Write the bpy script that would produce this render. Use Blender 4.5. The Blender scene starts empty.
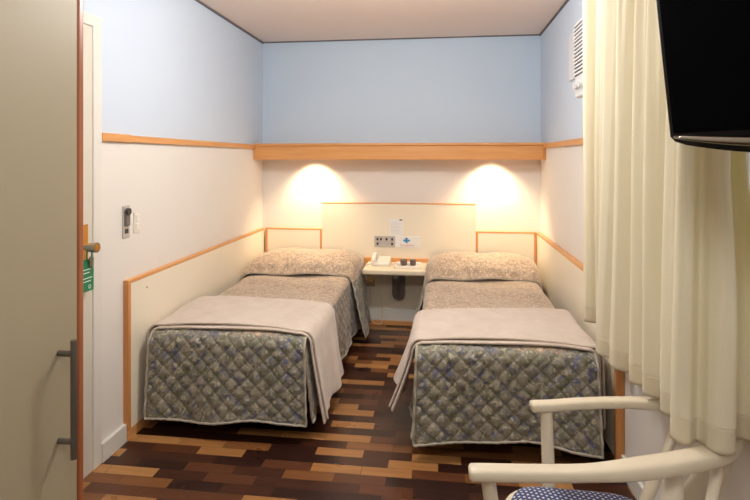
import bpy, bmesh, math, random
from mathutils import Vector, Matrix
random.seed(7)
PI = math.pi
scn = bpy.context.scene
COL = scn.collection
XL, XR, YB, ZC = -1.674, .866, 4.79, 2.595
YN = -.75                      # wall behind the camera

# ------------------------------------------------------------------ materials
def newmat(name):
    m = bpy.data.materials.new(name); m.use_nodes = True
    nt = m.node_tree; b = nt.nodes['Principled BSDF']
    return m, nt, b
def N(nt, t, **k):
    n = nt.nodes.new(t)
    for a, v in k.items():
        if a.startswith('i_'):
            key = a[2:]
            key = int(key) if key.isdigit() else key.replace('_', ' ')
            n.inputs[key].default_value = v
        else: setattr(n, a, v)
    return n
def L(nt, a, ao, b, bi): nt.links.new(a.outputs[ao], b.inputs[bi])
def rgb(r, g, b):
    f = lambda c: (c/255/12.92 if c/255 <= .04045 else ((c/255+.055)/1.055)**2.4)
    return (f(r), f(g), f(b), 1)
def plain(name, col, rough=.5, metal=0, noise=.0, scale=8, bump=0, bscale=60, coat=0, spec=.5):
    m, nt, b = newmat(name)
    b.inputs['Roughness'].default_value = rough
    b.inputs['Metallic'].default_value = metal
    b.inputs['Specular IOR Level'].default_value = spec
    b.inputs['Coat Weight'].default_value = coat
    tc = N(nt, 'ShaderNodeTexCoord')
    nz = N(nt, 'ShaderNodeTexNoise', i_Scale=scale, i_Detail=4.0)
    L(nt, tc, 'Object', nz, 'Vector')
    mx = N(nt, 'ShaderNodeMix', data_type='RGBA')
    mx.inputs['A'].default_value = tuple(c*(1-noise) for c in col[:3]) + (1,)
    mx.inputs['B'].default_value = tuple(min(1, c*(1+noise)) for c in col[:3]) + (1,)
    L(nt, nz, 'Fac', mx, 'Factor'); L(nt, mx, 'Result', b, 'Base Color')
    if bump:
        n2 = N(nt, 'ShaderNodeTexNoise', i_Scale=bscale, i_Detail=3.0)
        L(nt, tc, 'Object', n2, 'Vector')
        bp = N(nt, 'ShaderNodeBump', i_Strength=bump, i_Distance=.01)
        L(nt, n2, 'Fac', bp, 'Height'); L(nt, bp, 'Normal', b, 'Normal')
    return m
def wood(name, c1, c2, axis=0, rough=.35):
    m, nt, b = newmat(name)
    b.inputs['Roughness'].default_value = rough
    tc = N(nt, 'ShaderNodeTexCoord')
    mp = N(nt, 'ShaderNodeMapping')
    sc = [40, 40, 40]; sc[axis] = 2.5
    mp.inputs['Scale'].default_value = sc
    nz = N(nt, 'ShaderNodeTexNoise', i_Scale=1.0, i_Detail=5.0, i_Distortion=.6)
    L(nt, tc, 'Object', mp, 'Vector'); L(nt, mp, 'Vector', nz, 'Vector')
    cr = N(nt, 'ShaderNodeValToRGB')
    cr.color_ramp.elements[0].position = .3; cr.color_ramp.elements[0].color = c1
    cr.color_ramp.elements[1].position = .7; cr.color_ramp.elements[1].color = c2
    L(nt, nz, 'Fac', cr, 'Fac'); L(nt, cr, 'Color', b, 'Base Color')
    return m

M = {}
M['lower'] = plain('cream wall paint', rgb(232, 229, 224), .7, noise=.012, scale=3, bump=.03, bscale=40)
M['upper'] = plain('pale lilac blue wall paint', rgb(203, 217, 234), .75, noise=.012, scale=3, bump=.03, bscale=40)
M['upper_back'] = plain('soft blue wall paint', rgb(200, 218, 236), .75, noise=.015, scale=3, bump=.03, bscale=40)
M['ceil'] = plain('pinkish beige ceiling paint', rgb(242, 227, 217), .85, noise=.012, scale=2)
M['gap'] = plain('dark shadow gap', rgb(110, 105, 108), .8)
M['lam'] = plain('cream laminate', rgb(241, 233, 214), .35, noise=.015, scale=6)
M['wlam'] = plain('beige wardrobe laminate', rgb(164, 154, 130), .5, noise=.02, scale=3)
M['wood'] = wood('honey beech x', rgb(214, 150, 88), rgb(226, 168, 106), 0)
M['woodY'] = wood('honey beech y', rgb(214, 150, 88), rgb(226, 168, 106), 1)
M['woodZ'] = wood('honey beech z', rgb(204, 136, 76), rgb(218, 156, 96), 2)
M['redwood'] = wood('reddish cherry edging', rgb(150, 86, 52), rgb(168, 102, 64), 2)
M['white'] = plain('white gloss paint', rgb(228, 226, 220), .4, noise=.01)
M['doorp'] = plain('ivory door paint', rgb(216, 212, 200), .45, noise=.01)
M['steel'] = plain('brushed steel', rgb(150, 146, 138), .35, 1, noise=.05, scale=40)
M['dsteel'] = plain('dull nickel handle', rgb(120, 114, 106), .42, .8, noise=.06, scale=40)
M['brass'] = plain('brass', rgb(200, 150, 80), .3, 1)
M['green'] = plain('green card', rgb(28, 130, 84), .5, noise=.05)
M['wtext'] = plain('white print', rgb(235, 240, 235), .6)
M['grey'] = plain('grey painted metal', rgb(122, 116, 112), .45, .3)
M['plate'] = plain('silver plate', rgb(196, 190, 186), .4, .2)
M['plastic'] = plain('white plastic', rgb(238, 234, 226), .35)
M['ivory'] = plain('ivory plastic', rgb(235, 222, 196), .4)
M['tan'] = plain('tan plastic', rgb(176, 146, 112), .45)
M['dark'] = plain('dark plastic', rgb(52, 48, 50), .4)
M['black'] = plain('black gloss plastic', rgb(12, 8, 11), .3, spec=.1)
M['screen'] = plain('dark glass screen', rgb(3, 3, 5), .15, spec=.02)
M['chrome'] = plain('silver chin highlight', rgb(140, 134, 124), .12, 1)
M['cup'] = plain('smoky brown plastic', rgb(104, 88, 82), .35, noise=.1)
M['paper'] = plain('white paper', rgb(238, 238, 236), .8)
M['blue'] = plain('blue emblem ink', rgb(58, 148, 206), .6)
M['red'] = plain('red script ink', rgb(214, 92, 92), .6)
M['pale'] = plain('pale grey ink', rgb(196, 198, 204), .7)
M['cpaint'] = plain('cream painted chair wood', rgb(226, 215, 192), .28, noise=.02, scale=12, coat=.3)
M['dfab'] = plain('dark bed base cloth', rgb(52, 30, 26), .9, noise=.1)
M['matt'] = plain('mattress ticking', rgb(190, 184, 170), .9)
M['pipe'] = plain('pale grey piping', rgb(176, 170, 156), .8, noise=.06, scale=60)
M['acw'] = plain('air conditioner white', rgb(222, 224, 226), .45)
M['acd'] = plain('air conditioner slots', rgb(96, 100, 106), .6)

def emis(name, col, s):
    m, nt, b = newmat(name)
    b.inputs['Emission Color'].default_value = col; b.inputs['Emission Strength'].default_value = s
    return m
M['bulb'] = emis('warm bulb', (1, .75, .45, 1), 12)
M['opal'] = emis('opal diffuser', (1, .93, .84, 1), 3)

# fleece blanket
def m_fleece():
    m, nt, b = newmat('pale fleece blanket')
    tc = N(nt, 'ShaderNodeTexCoord')
    nz = N(nt, 'ShaderNodeTexNoise', i_Scale=14.0, i_Detail=6.0)
    L(nt, tc, 'Object', nz, 'Vector')
    mx = N(nt, 'ShaderNodeMix', data_type='RGBA')
    mx.inputs['A'].default_value = rgb(196, 180, 166); mx.inputs['B'].default_value = rgb(222, 209, 198)
    L(nt, nz, 'Fac', mx, 'Factor'); L(nt, mx, 'Result', b, 'Base Color')
    n2 = N(nt, 'ShaderNodeTexNoise', i_Scale=260.0, i_Detail=3.0)
    L(nt, tc, 'Object', n2, 'Vector')
    bp = N(nt, 'ShaderNodeBump', i_Strength=.35, i_Distance=.004)
    L(nt, n2, 'Fac', bp, 'Height'); L(nt, bp, 'Normal', b, 'Normal')
    b.inputs['Roughness'].default_value = 1; b.inputs['Sheen Weight'].default_value = .35
    b.inputs['Specular IOR Level'].default_value = .15
    return m
M['fleece'] = m_fleece()

# floral bedspread; coordinates from the cloth's own UV in metres
def m_floral(name, base, green, blue, dark, sheen, amt=1.0, stitch_shade=.5, fs=1.0):
    m, nt, b = newmat(name)
    uv = N(nt, 'ShaderNodeUVMap')
    def noise(scale, det=3.0, dist=0.0, off=0):
        mp = N(nt, 'ShaderNodeMapping'); mp.inputs['Location'].default_value = (off, off*.7, 0)
        n = N(nt, 'ShaderNodeTexNoise', i_Scale=scale*fs, i_Detail=det, i_Distortion=dist)
        L(nt, uv, 'UV', mp, 'Vector'); L(nt, mp, 'Vector', n, 'Vector'); return n
    def thr(n, lo, hi):
        r = N(nt, 'ShaderNodeMapRange'); r.inputs['From Min'].default_value = lo; r.inputs['From Max'].default_value = hi
        r.inputs['To Max'].default_value = amt
        L(nt, n, 'Fac', r, 'Value'); return r
    def mix(prev, col, fac):
        x = N(nt, 'ShaderNodeMix', data_type='RGBA'); x.inputs['B'].default_value = col
        if isinstance(prev, tuple): x.inputs['A'].default_value = prev
        else: L(nt, prev, 'Result', x, 'A')
        L(nt, fac, 'Result', x, 'Factor'); return x
    a = mix(base, green, thr(noise(13, 4, 1.2), .42, .64))
    a = mix(a, blue, thr(noise(17, 3, 1.4, 3.1), .53, .68))
    # petal rims
    vo = N(nt, 'ShaderNodeTexVoronoi', i_Scale=24.0*fs, feature='DISTANCE_TO_EDGE')
    nd = noise(9, 3, 0, 5)
    vadd = N(nt, 'ShaderNodeVectorMath', operation='MULTIPLY_ADD')
    L(nt, nd, 'Color', vadd, 0); vadd.inputs[1].default_value = (.12, .12, .12)
    L(nt, uv, 'UV', vadd, 2); L(nt, vadd, 'Vector', vo, 'Vector')
    rr = N(nt, 'ShaderNodeMapRange'); rr.inputs['From Min'].default_value = .09; rr.inputs['From Max'].default_value = .03
    rr.inputs['To Max'].default_value = .3*amt
    L(nt, vo, 'Distance', rr, 'Value')
    a = mix(a, dark, rr)
    a = mix(a, tuple(min(1, c*1.5) for c in base[:3])+(1,), thr(noise(42, 3, 1.0, 9), .56, .66))
    # stitch thread plus painted groove shade, darkened along the diamond lines
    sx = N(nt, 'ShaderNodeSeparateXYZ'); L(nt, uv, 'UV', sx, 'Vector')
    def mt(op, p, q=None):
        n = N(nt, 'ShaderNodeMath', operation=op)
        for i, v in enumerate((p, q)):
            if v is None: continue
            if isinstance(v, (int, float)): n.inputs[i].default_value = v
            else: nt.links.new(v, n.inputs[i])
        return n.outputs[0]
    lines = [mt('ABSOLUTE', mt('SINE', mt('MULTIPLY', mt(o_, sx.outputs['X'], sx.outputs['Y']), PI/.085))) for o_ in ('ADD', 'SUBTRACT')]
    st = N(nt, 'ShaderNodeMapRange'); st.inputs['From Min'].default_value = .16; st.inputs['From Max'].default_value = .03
    st.inputs['To Max'].default_value = stitch_shade
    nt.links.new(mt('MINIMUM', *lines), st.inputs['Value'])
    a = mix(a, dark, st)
    L(nt, a, 'Result', b, 'Base Color')
    n2 = noise(90, 4, .4)
    bp = N(nt, 'ShaderNodeBump', i_Strength=.2, i_Distance=.005)
    L(nt, n2, 'Fac', bp, 'Height'); L(nt, bp, 'Normal', b, 'Normal')
    b.inputs['Roughness'].default_value = .62; b.inputs['Sheen Weight'].default_value = sheen
    b.inputs['Sheen Roughness'].default_value = .4
    b.inputs['Specular IOR Level'].default_value = .35
    return m
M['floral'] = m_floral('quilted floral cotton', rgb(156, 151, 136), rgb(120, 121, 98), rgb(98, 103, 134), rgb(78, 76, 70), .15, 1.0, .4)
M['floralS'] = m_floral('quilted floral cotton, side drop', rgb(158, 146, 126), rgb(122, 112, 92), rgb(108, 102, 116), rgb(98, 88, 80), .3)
M['floralT'] = m_floral('quilted floral cotton, sunlit top', rgb(196, 176, 154), rgb(156, 136, 114), rgb(144, 130, 128), rgb(130, 108, 92), .45, .9, .10, 1.9)  # same cloth; lighter, warmer colours paint in the sheen at grazing view

def m_parquet():
    m, nt, b = newmat('two tone parquet blocks')
    tc = N(nt, 'ShaderNodeTexCoord'); sp = N(nt, 'ShaderNodeSeparateXYZ'); L(nt, tc, 'Object', sp, 'Vector')
    def mth(op, a, bb=None, c=None):
        n = N(nt, 'ShaderNodeMath', operation=op)
        for i, v in enumerate((a, bb, c)):
            if v is None: continue
            if isinstance(v, (int, float)): n.inputs[i].default_value = v
            else: nt.links.new(v, n.inputs[i])
        return n.outputs[0]
    BL, BW = .245, .0705
    ry = mth('DIVIDE', sp.outputs['Y'], BW); row = mth('FLOOR', ry); fy = mth('FRACT', ry)
    par = mth('FLOORED_MODULO', row, 2.0)
    quad = mth('FLOORED_MODULO', row, 4.0)
    wn0 = N(nt, 'ShaderNodeTexWhiteNoise', noise_dimensions='1D'); nt.links.new(row, wn0.inputs['W'])
    off = mth('ADD', mth('MULTIPLY', par, .5), mth('MULTIPLY', wn0.outputs['Value'], .12))
    rx = mth('ADD', mth('DIVIDE', sp.outputs['X'], BL), off)
    colm = mth('FLOOR', rx); fx = mth('FRACT', rx)
    cv = N(nt, 'ShaderNodeCombineXYZ'); nt.links.new(colm, cv.inputs[0]); nt.links.new(row, cv.inputs[1])
    wn = N(nt, 'ShaderNodeTexWhiteNoise', noise_dimensions='3D'); L(nt, cv, 'Vector', wn, 'Vector')
    # rows alternate between mostly dark and mixed blocks
    v = mth('ADD', mth('MULTIPLY', wn.outputs['Value'], .8), mth('MULTIPLY', par, .2))
    cr = N(nt, 'ShaderNodeValToRGB'); cr.color_ramp.interpolation = 'CONSTANT'
    e = cr.color_ramp.elements
    e[0].position = 0; e[0].color = rgb(48, 26, 20)
    e[1].position = .26; e[1].color = rgb(68, 38, 26)
    for p, c in ((.46, rgb(92, 54, 34)), (.60, rgb(124, 80, 46)), (.70, rgb(160, 112, 66)), (.86, rgb(176, 128, 78))):
        x = e.new(p); x.color = c
    nt.links.new(v, cr.inputs['Fac'])
    mp = N(nt, 'ShaderNodeMapping'); mp.inputs['Scale'].default_value = (4, 60, 1)
    gv = N(nt, 'ShaderNodeVectorMath', operation='MULTIPLY_ADD'); L(nt, wn, 'Color', gv, 0)
    gv.inputs[1].default_value = (9, 9, 9); L(nt, tc, 'Object', gv, 2)
    L(nt, gv, 'Vector', mp, 'Vector')
    gr = N(nt, 'ShaderNodeTexNoise', i_Scale=1.0, i_Detail=5.0, i_Distortion=.4); L(nt, mp, 'Vector', gr, 'Vector')
    hs = N(nt, 'ShaderNodeHueSaturation'); L(nt, cr, 'Color', hs, 'Color')
    g2 = mth('ADD', mth('MULTIPLY', gr.outputs['Fac'], .7), .65); nt.links.new(g2, hs.inputs['Value'])
    # joints
    ex = mth('MULTIPLY', mth('MINIMUM', fx, mth('SUBTRACT', 1.0, fx)), BL)
    ey = mth('MULTIPLY', mth('MINIMUM', fy, mth('SUBTRACT', 1.0, fy)), BW)
    ed = mth('MINIMUM', ex, ey)
    jr = N(nt, 'ShaderNodeMapRange'); jr.inputs['From Min'].default_value = .0004; jr.inputs['From Max'].default_value = .0016
    nt.links.new(ed, jr.inputs['Value'])
    mx = N(nt, 'ShaderNodeMix', data_type='RGBA'); mx.inputs['A'].default_value = rgb(24, 14, 11)
    L(nt, hs, 'Color', mx, 'B'); L(nt, jr, 'Result', mx, 'Factor'); L(nt, mx, 'Result', b, 'Base Color')
    rn = N(nt, 'ShaderNodeTexNoise', i_Scale=5.0); L(nt, tc, 'Object', rn, 'Vector')
    rg = N(nt, 'ShaderNodeMapRange'); rg.inputs['To Min'].default_value = .2; rg.inputs['To Max'].default_value = .42
    L(nt, rn, 'Fac', rg, 'Value'); L(nt, rg, 'Result', b, 'Roughness')
    bp = N(nt, 'ShaderNodeBump', i_Strength=.25, i_Distance=.002); L(nt, jr, 'Result', bp, 'Height'); L(nt, bp, 'Normal', b, 'Normal')
    b.inputs['Specular IOR Level'].default_value = .45
    return m
M['floor'] = m_parquet()

def m_curtain(name, c1, c2, tr):
    m, nt, b = newmat(name)
    tc = N(nt, 'ShaderNodeTexCoord')
    mp = N(nt, 'ShaderNodeMapping'); mp.inputs['Scale'].default_value = (30, 30, 5)
    nz = N(nt, 'ShaderNodeTexNoise', i_Scale=1.0, i_Detail=4.0); L(nt, tc, 'Object', mp, 'Vector'); L(nt, mp, 'Vector', nz, 'Vector')
    mx = N(nt, 'ShaderNodeMix', data_type='RGBA'); mx.inputs['A'].default_value = c1; mx.inputs['B'].default_value = c2
    L(nt, nz, 'Fac', mx, 'Factor'); L(nt, mx, 'Result', b, 'Base Color')
    wv = N(nt, 'ShaderNodeTexNoise', i_Scale=220.0, i_Detail=2.0); L(nt, tc, 'Object', wv, 'Vector')
    bp = N(nt, 'ShaderNodeBump', i_Strength=.3, i_Distance=.003); L(nt, wv, 'Fac', bp, 'Height'); L(nt, bp, 'Normal', b, 'Normal')
    b.inputs['Roughness'].default_value = .85; b.inputs['Specular IOR Level'].default_value = .2
    t = N(nt, 'ShaderNodeBsdfTranslucent'); t.inputs['Color'].default_value = tr
    ms = N(nt, 'ShaderNodeMixShader', i_0=.22)
    L(nt, b, 'BSDF', ms, 1); L(nt, t, 'BSDF', ms, 2)
    L(nt, ms, 'Shader', nt.nodes['Material Output'], 'Surface')
    return m
M['curt'] = m_curtain('cream curtain cloth', rgb(236, 229, 204), rgb(246, 241, 222), rgb(244, 226, 160))
M['hem'] = m_curtain('cream curtain hem, doubled', rgb(232, 222, 194), rgb(242, 234, 210), rgb(220, 196, 140))

def m_seat():
    m, nt, b = newmat('navy fabric with small white motif')
    tc = N(nt, 'ShaderNodeTexCoord'); mp = N(nt, 'ShaderNodeMapping')
    mp.inputs['Scale'].default_value = (66, 66, 66); mp.inputs['Rotation'].default_value = (0, 0, .35)
    L(nt, tc, 'Object', mp, 'Vector')
    sp = N(nt, 'ShaderNodeSeparateXYZ'); L(nt, mp, 'Vector', sp, 'Vector')
    def mth(op, a, bb=None):
        n = N(nt, 'ShaderNodeMath', operation=op)
        for i, v in enumerate((a, bb)):
            if v is None: continue
            if isinstance(v, (int, float)): n.inputs[i].default_value = v
            else: nt.links.new(v, n.inputs[i])
        return n.outputs[0]
    row = mth('FLOOR', sp.outputs['Y'])
    fx = mth('SUBTRACT', mth('FRACT', mth('ADD', sp.outputs['X'], mth('MULTIPLY', mth('FLOORED_MODULO', row, 2.0), .5))), .5)
    fy = mth('SUBTRACT', mth('FRACT', sp.outputs['Y']), .5)
    d = mth('ADD', mth('ABSOLUTE', fx), mth('ABSOLUTE', fy))
    dot = mth('LESS_THAN', d, .33)
    mx = N(nt, 'ShaderNodeMix', data_type='RGBA'); mx.inputs['A'].default_value = rgb(58, 68, 112); mx.inputs['B'].default_value = rgb(205, 208, 214)
    nt.links.new(dot, mx.inputs['Factor']); L(nt, mx, 'Result', b, 'Base Color'); b.inputs['Roughness'].default_value = .85
    return m
M['seat'] = m_seat()
def m_glass():
    m, nt, b = newmat('window glass')
    b.inputs['Transmission Weight'].default_value = 1; b.inputs['Roughness'].default_value = 0; b.inputs['IOR'].default_value = 1.45
    return m
M['glass'] = m_glass()

# ------------------------------------------------------------------ mesh helpers
def finish(name, bm, mat, parent=None, loc=None, smooth=False, auto=None):
    """link one mesh object; bm is in world (or parent-local when parent is rotated) coordinates"""
    me = bpy.data.meshes.new(name)
    bmesh.ops.recalc_face_normals(bm, faces=bm.faces[:])
    if parent is not None and loc is None: loc = None
    if loc is not None: bmesh.ops.translate(bm, verts=bm.verts[:], vec=-Vector(loc))
    bm.to_mesh(me); bm.free()
    mats = mat if isinstance(mat, (list, tuple)) else [mat]
    for x in mats: me.materials.append(M[x])
    if smooth:
        for p in me.polygons: p.use_smooth = True
        if auto: me.set_sharp_from_angle(angle=math.radians(auto))
    o = bpy.data.objects.new(name, me); COL.objects.link(o)
    if parent is not None: o.parent = parent
    elif loc is not None: o.location = loc
    return o
def rootoff(bm, parent):
    return bm
def box(bm, x0, x1, y0, y1, z0, z1, bev=0, mi=0, seg=2):
    r = bmesh.ops.create_cube(bm, size=1)
    vs = r['verts']
    for v in vs:
        v.co = Vector(((x0+x1)/2+v.co.x*(x1-x0), (y0+y1)/2+v.co.y*(y1-y0), (z0+z1)/2+v.co.z*(z1-z0)))
    fs = list({f for v in vs for f in v.link_faces})
    for f in fs: f.material_index = mi
    if bev:
        es = list({e for v in vs for e in v.link_edges})
        bmesh.ops.bevel(bm, geom=es, offset=bev, segments=seg, profile=.5, affect='EDGES')
def B(*a, **k):
    bm = bmesh.new(); box(bm, *a, **k); return bm
def tube(bm, pts, rad, n=10, flat=None, caps=True, sq=1):
    """tube through pts; rad number or list; flat=(h_scale, v_scale) oval section kept upright"""
    pts = [Vector(p) for p in pts]; rings = []
    up0 = Vector((0, 0, 1))
    prev = None
    for i, p in enumerate(pts):
        a = pts[max(0, i-1)]; c = pts[min(len(pts)-1, i+1)]
        t = (c-a).normalized()
        if prev is None:
            up = up0 if abs(t.z) < .9 else Vector((0, 1, 0))
            s = t.cross(up).normalized()
        else:
            s = prev - t*prev.dot(t)
            s = s.normalized()
        prev = s
        u = s.cross(t).normalized()
        r = rad[i] if isinstance(rad, (list, tuple)) else rad
        fs, fu = flat if flat else (1, 1)
        sc_ = lambda q_: math.copysign(abs(q_)**sq, q_)
        rings.append([bm.verts.new(p + s*sc_(math.cos(k/n*2*PI))*r*fs + u*sc_(math.sin(k/n*2*PI))*r*fu) for k in range(n)])
    for a, b2 in zip(rings, rings[1:]):
        for k in range(n): bm.faces.new((a[k], a[(k+1) % n], b2[(k+1) % n], b2[k]))
    if caps:
        bm.faces.new(rings[0][::-1]); bm.faces.new(rings[-1])
def catmull(P, n=8):
    P = [Vector(p) for p in P]; out = []
    Q = [P[0]*2-P[1]] + P + [P[-1]*2-P[-2]]
    for i in range(1, len(Q)-2):
        a, b, c, d = Q[i-1], Q[i], Q[i+1], Q[i+2]
        for k in range(n):
            t = k/n
            out.append(.5*((2*b)+(c-a)*t+(2*a-5*b+4*c-d)*t*t+(3*b-a-3*c+d)*t**3))
    out.append(P[-1]); return out
def cyl(bm, c, axis, r, h, n=20, r2=None):
    c = Vector(c); d = Vector(axis).normalized()
    tube(bm, [c, c+d*h], [r, r if r2 is None else r2], n=n)
def lathe(bm, c, prof, n=24):
    rings = []
    for r, z in prof:
        rings.append([bm.verts.new((c[0]+r*math.cos(k/n*2*PI), c[1]+r*math.sin(k/n*2*PI), c[2]+z)) for k in range(n)])
    for a, b2 in zip(rings, rings[1:]):
        for k in range(n): bm.faces.new((a[k], a[(k+1) % n], b2[(k+1) % n], b2[k]))
    bm.faces.new(rings[0][::-1]); bm.faces.new(rings[-1])
def empty(name, loc, label, cat, group=None, rot=None):
    o = bpy.data.objects.new(name, None); COL.objects.link(o); o.location = loc
    o.empty_display_size = .1
    if rot: o.rotation_euler = rot
    tag(o, label, cat, group); return o
def tag(o, label, cat, group=None, kind=None):
    if label: o['label'] = label
    if cat: o['category'] = cat
    if group: o['group'] = group
    if kind: o['kind'] = kind
    return o
def part(name, bm, mat, root, smooth=False, auto=None, world=True, label=None):
    """a part given in world coordinates under an unrotated root (or sub-part under a part at its root)"""
    if world:
        off = Vector((0, 0, 0)); r = root
        while r is not None: off += r.location; r = r.parent
        bmesh.ops.translate(bm, verts=bm.verts[:], vec=-off)
    o = finish(name, bm, mat, root, smooth=smooth, auto=auto)
    if label: o['label'] = label
    return o
def struct(name, bm, mat, parent=None, **k):
    o = finish(name, bm, mat, parent, **k)
    if parent is None: o['kind'] = 'structure'
    return o

# ------------------------------------------------------------------ room shell
struct('floor', B(XL-.15, XR+.15, YN-.1, YB+.1, -.1, 0), 'floor')
struct('ceiling', B(XL-.15, XR+.15, YN-.1, YB+.1, ZC, ZC+.1), 'ceil')
ZR = 1.606
bm = bmesh.new(); box(bm, XL-.15, XL, YN, YB, 0, ZR, mi=0); box(bm, XL-.15, XL, YN, YB, ZR, ZC, mi=1)
struct('wall_left', bm, ['lower', 'upper'])
bm = bmesh.new(); box(bm, XL-.15, XR+.15, YB, YB+.1, 0, ZR, mi=0); box(bm, XL-.15, XR+.15, YB, YB+.1, ZR, ZC, mi=1)
struct('wall_back', bm, ['lower', 'upper_back'])
struct('wall_near', B(XL-.15, XR+.15, YN-.1, YN, 0, ZC), 'lower')
# right wall with a window opening behind the curtain
WY0, WY1, WZ0, WZ1 = 1.22, 2.25, .95, 2.2
bm = bmesh.new()
for a in ((YN, WY0, 0, ZR, 0), (WY1, YB, 0, ZR, 0), (WY0, WY1, 0, WZ0, 0), (YN, WY0, ZR, ZC, 1), (WY1, YB, ZR, ZC, 1), (WY0, WY1, WZ1, ZC, 1)):
    box(bm, XR, XR+.15, a[0], a[1], a[2], a[3], mi=a[4])
struct('wall_right', bm, ['lower', 'upper'])
w = finish('window_1', B(XR+.05, XR+.055, WY0, WY1, WZ0, WZ1), 'glass'); w['kind'] = 'structure'
bm = bmesh.new()
for y in (WY0, (WY0+WY1)/2-.02, WY1-.04): box(bm, XR+.03, XR+.08, y, y+.04, WZ0, WZ1, bev=.004)
for z in (WZ0, WZ1-.04): box(bm, XR+.031, XR+.079, WY0, WY1, z, z+.04, bev=.004)
finish('window_frame', bm, 'white', w)
# dark strips painted in as the shadow gap between ceiling and walls
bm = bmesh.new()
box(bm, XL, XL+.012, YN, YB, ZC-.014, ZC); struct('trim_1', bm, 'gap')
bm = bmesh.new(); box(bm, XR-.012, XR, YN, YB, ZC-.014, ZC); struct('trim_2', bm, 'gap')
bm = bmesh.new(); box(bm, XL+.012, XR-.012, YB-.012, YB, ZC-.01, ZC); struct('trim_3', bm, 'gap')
# wooden picture rails
bm = bmesh.new(); box(bm, XL, XL+.02, 2.402, 2.64, 1.586, 1.628, bev=.003); box(bm, XL, XL+.02, 2.64, 4.545, 1.588, 1.624, bev=.003)
struct('trim_4', bm, 'woodY')
struct('trim_5', B(XR-.02, XR, WY1+.05, 4.545, 1.588, 1.626, bev=.003), 'woodY')
# skirting
struct('baseboard_left', B(XL, XL+.022, 2.402, 2.60, 0, .095, bev=.003), 'white')
struct('baseboard_right', B(XR-.018, XR, YN, 2.72, 0, .09, bev=.003), 'white')

# left wall door (entrance)
d = finish('door_1', B(XL, XL+.012, 1.498, 2.3365, .0, 2.1315, bev=.002), 'doorp'); d['kind'] = 'structure'
bm = bmesh.new()
box(bm, XL, XL+.017, 2.337, 2.402, 0, 2.19, bev=.004); box(bm, XL, XL+.02, 1.43, 1.497, 0, 2.19, bev=.004); box(bm, XL, XL+.0195, 1.497, 2.337, 2.132, 2.19, bev=.004)
finish('door_frame', bm, 'white', d)
finish('lock_plate', B(XL+.012, XL+.016, 2.255, 2.30, .98, 1.19, bev=.002), 'brass', d)
bm = bmesh.new()
cyl(bm, (XL+.014, 2.262, 1.086), (1, 0, 0), .012, .03); cyl(bm, (XL+.04, 2.262, 1.086), (1, 0, 0), .019, .048, n=24, r2=.024)
kn = finish('door_knob', bm, 'steel', d, smooth=True, auto=40)
cyl_bm = bmesh.new(); cyl(cyl_bm, (XL+.0875, 2.262, 1.086), (1, 0, 0), .018, .002, n=24); finish('knob_face', cyl_bm, 'brass', kn)
# green tag on the knob
tg = empty('door_tag', (-1.64, 2.262, 1.07), 'green door hanger tag hanging from the knob of the ivory door', 'tag')
bm = bmesh.new(); box(bm, -1.626, -1.624, 2.205, 2.292, .885, 1.035, bev=.0008)
part('tag_card', bm, 'green', tg)
bm = bmesh.new()
for z, a, b_ in ((.985, 2.215, 2.27), (.97, 2.215, 2.262), (.945, 2.217, 2.28), (.93, 2.217, 2.27)): box(bm, -1.6238, -1.6233, a, b_, z, z+.004)
tube(bm, [( -1.6235, 2.262+.008*math.cos(t/10*2*PI), .905+.008*math.sin(t/10*2*PI)) for t in range(11)], .0016, n=6)
part('tag_print', bm, 'wtext', tg)
bm = bmesh.new(); tube(bm, [(-1.625, 2.262+.018*math.cos(t/12*2*PI), 1.048+.03*math.sin(t/12*2*PI)) for t in range(13)], .003, n=6)
part('tag_loop', bm, 'green', tg)
bm = bmesh.new()
box(bm, -1.617, -1.613, 2.25, 2.262, 1.0, 1.045, bev=.001); box(bm, -1.616, -1.612, 2.262, 2.272, .99, 1.04, bev=.001)
k_ = finish('door_key', bm, 'steel'); tag(k_, 'small silver keys hanging beside the green door tag', 'key')

# key switch box and light switch on left wall
r = empty('key_switch', (XL, 2.65, 1.17), 'silver key card switch box on the left wall beside the light switch', 'key switch')
part('back_plate', B(XL, XL+.006, 2.590, 2.652, 1.075, 1.248, bev=.003), 'plate', r)
bm = bmesh.new(); box(bm, XL+.006, XL+.02, 2.600, 2.637, 1.14, 1.225, bev=.005); part('key_holder', bm, 'grey', r)
bm = bmesh.new(); cyl(bm, (XL+.014, 2.615, 1.218), (1, 0, 0), .018, .014); part('key_fob', bm, 'dark', r, smooth=True, auto=40)
bm = bmesh.new(); box(bm, XL+.006, XL+.009, 2.606, 2.636, 1.10, 1.125, bev=.002); part('slot', bm, 'dark', r)
r = empty('light_switch', (XL, 2.72, 1.15), 'white light switch plate on the left wall right of the key switch', 'light switch')
part('switch_plate', B(XL, XL+.007, 2.692, 2.75, 1.09, 1.206, bev=.003), 'plastic', r)
for z in (1.105, 1.152): part('rocker', B(XL+.007, XL+.012, 2.702, 2.738, z, z+.038, bev=.002), 'plastic', r)

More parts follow.
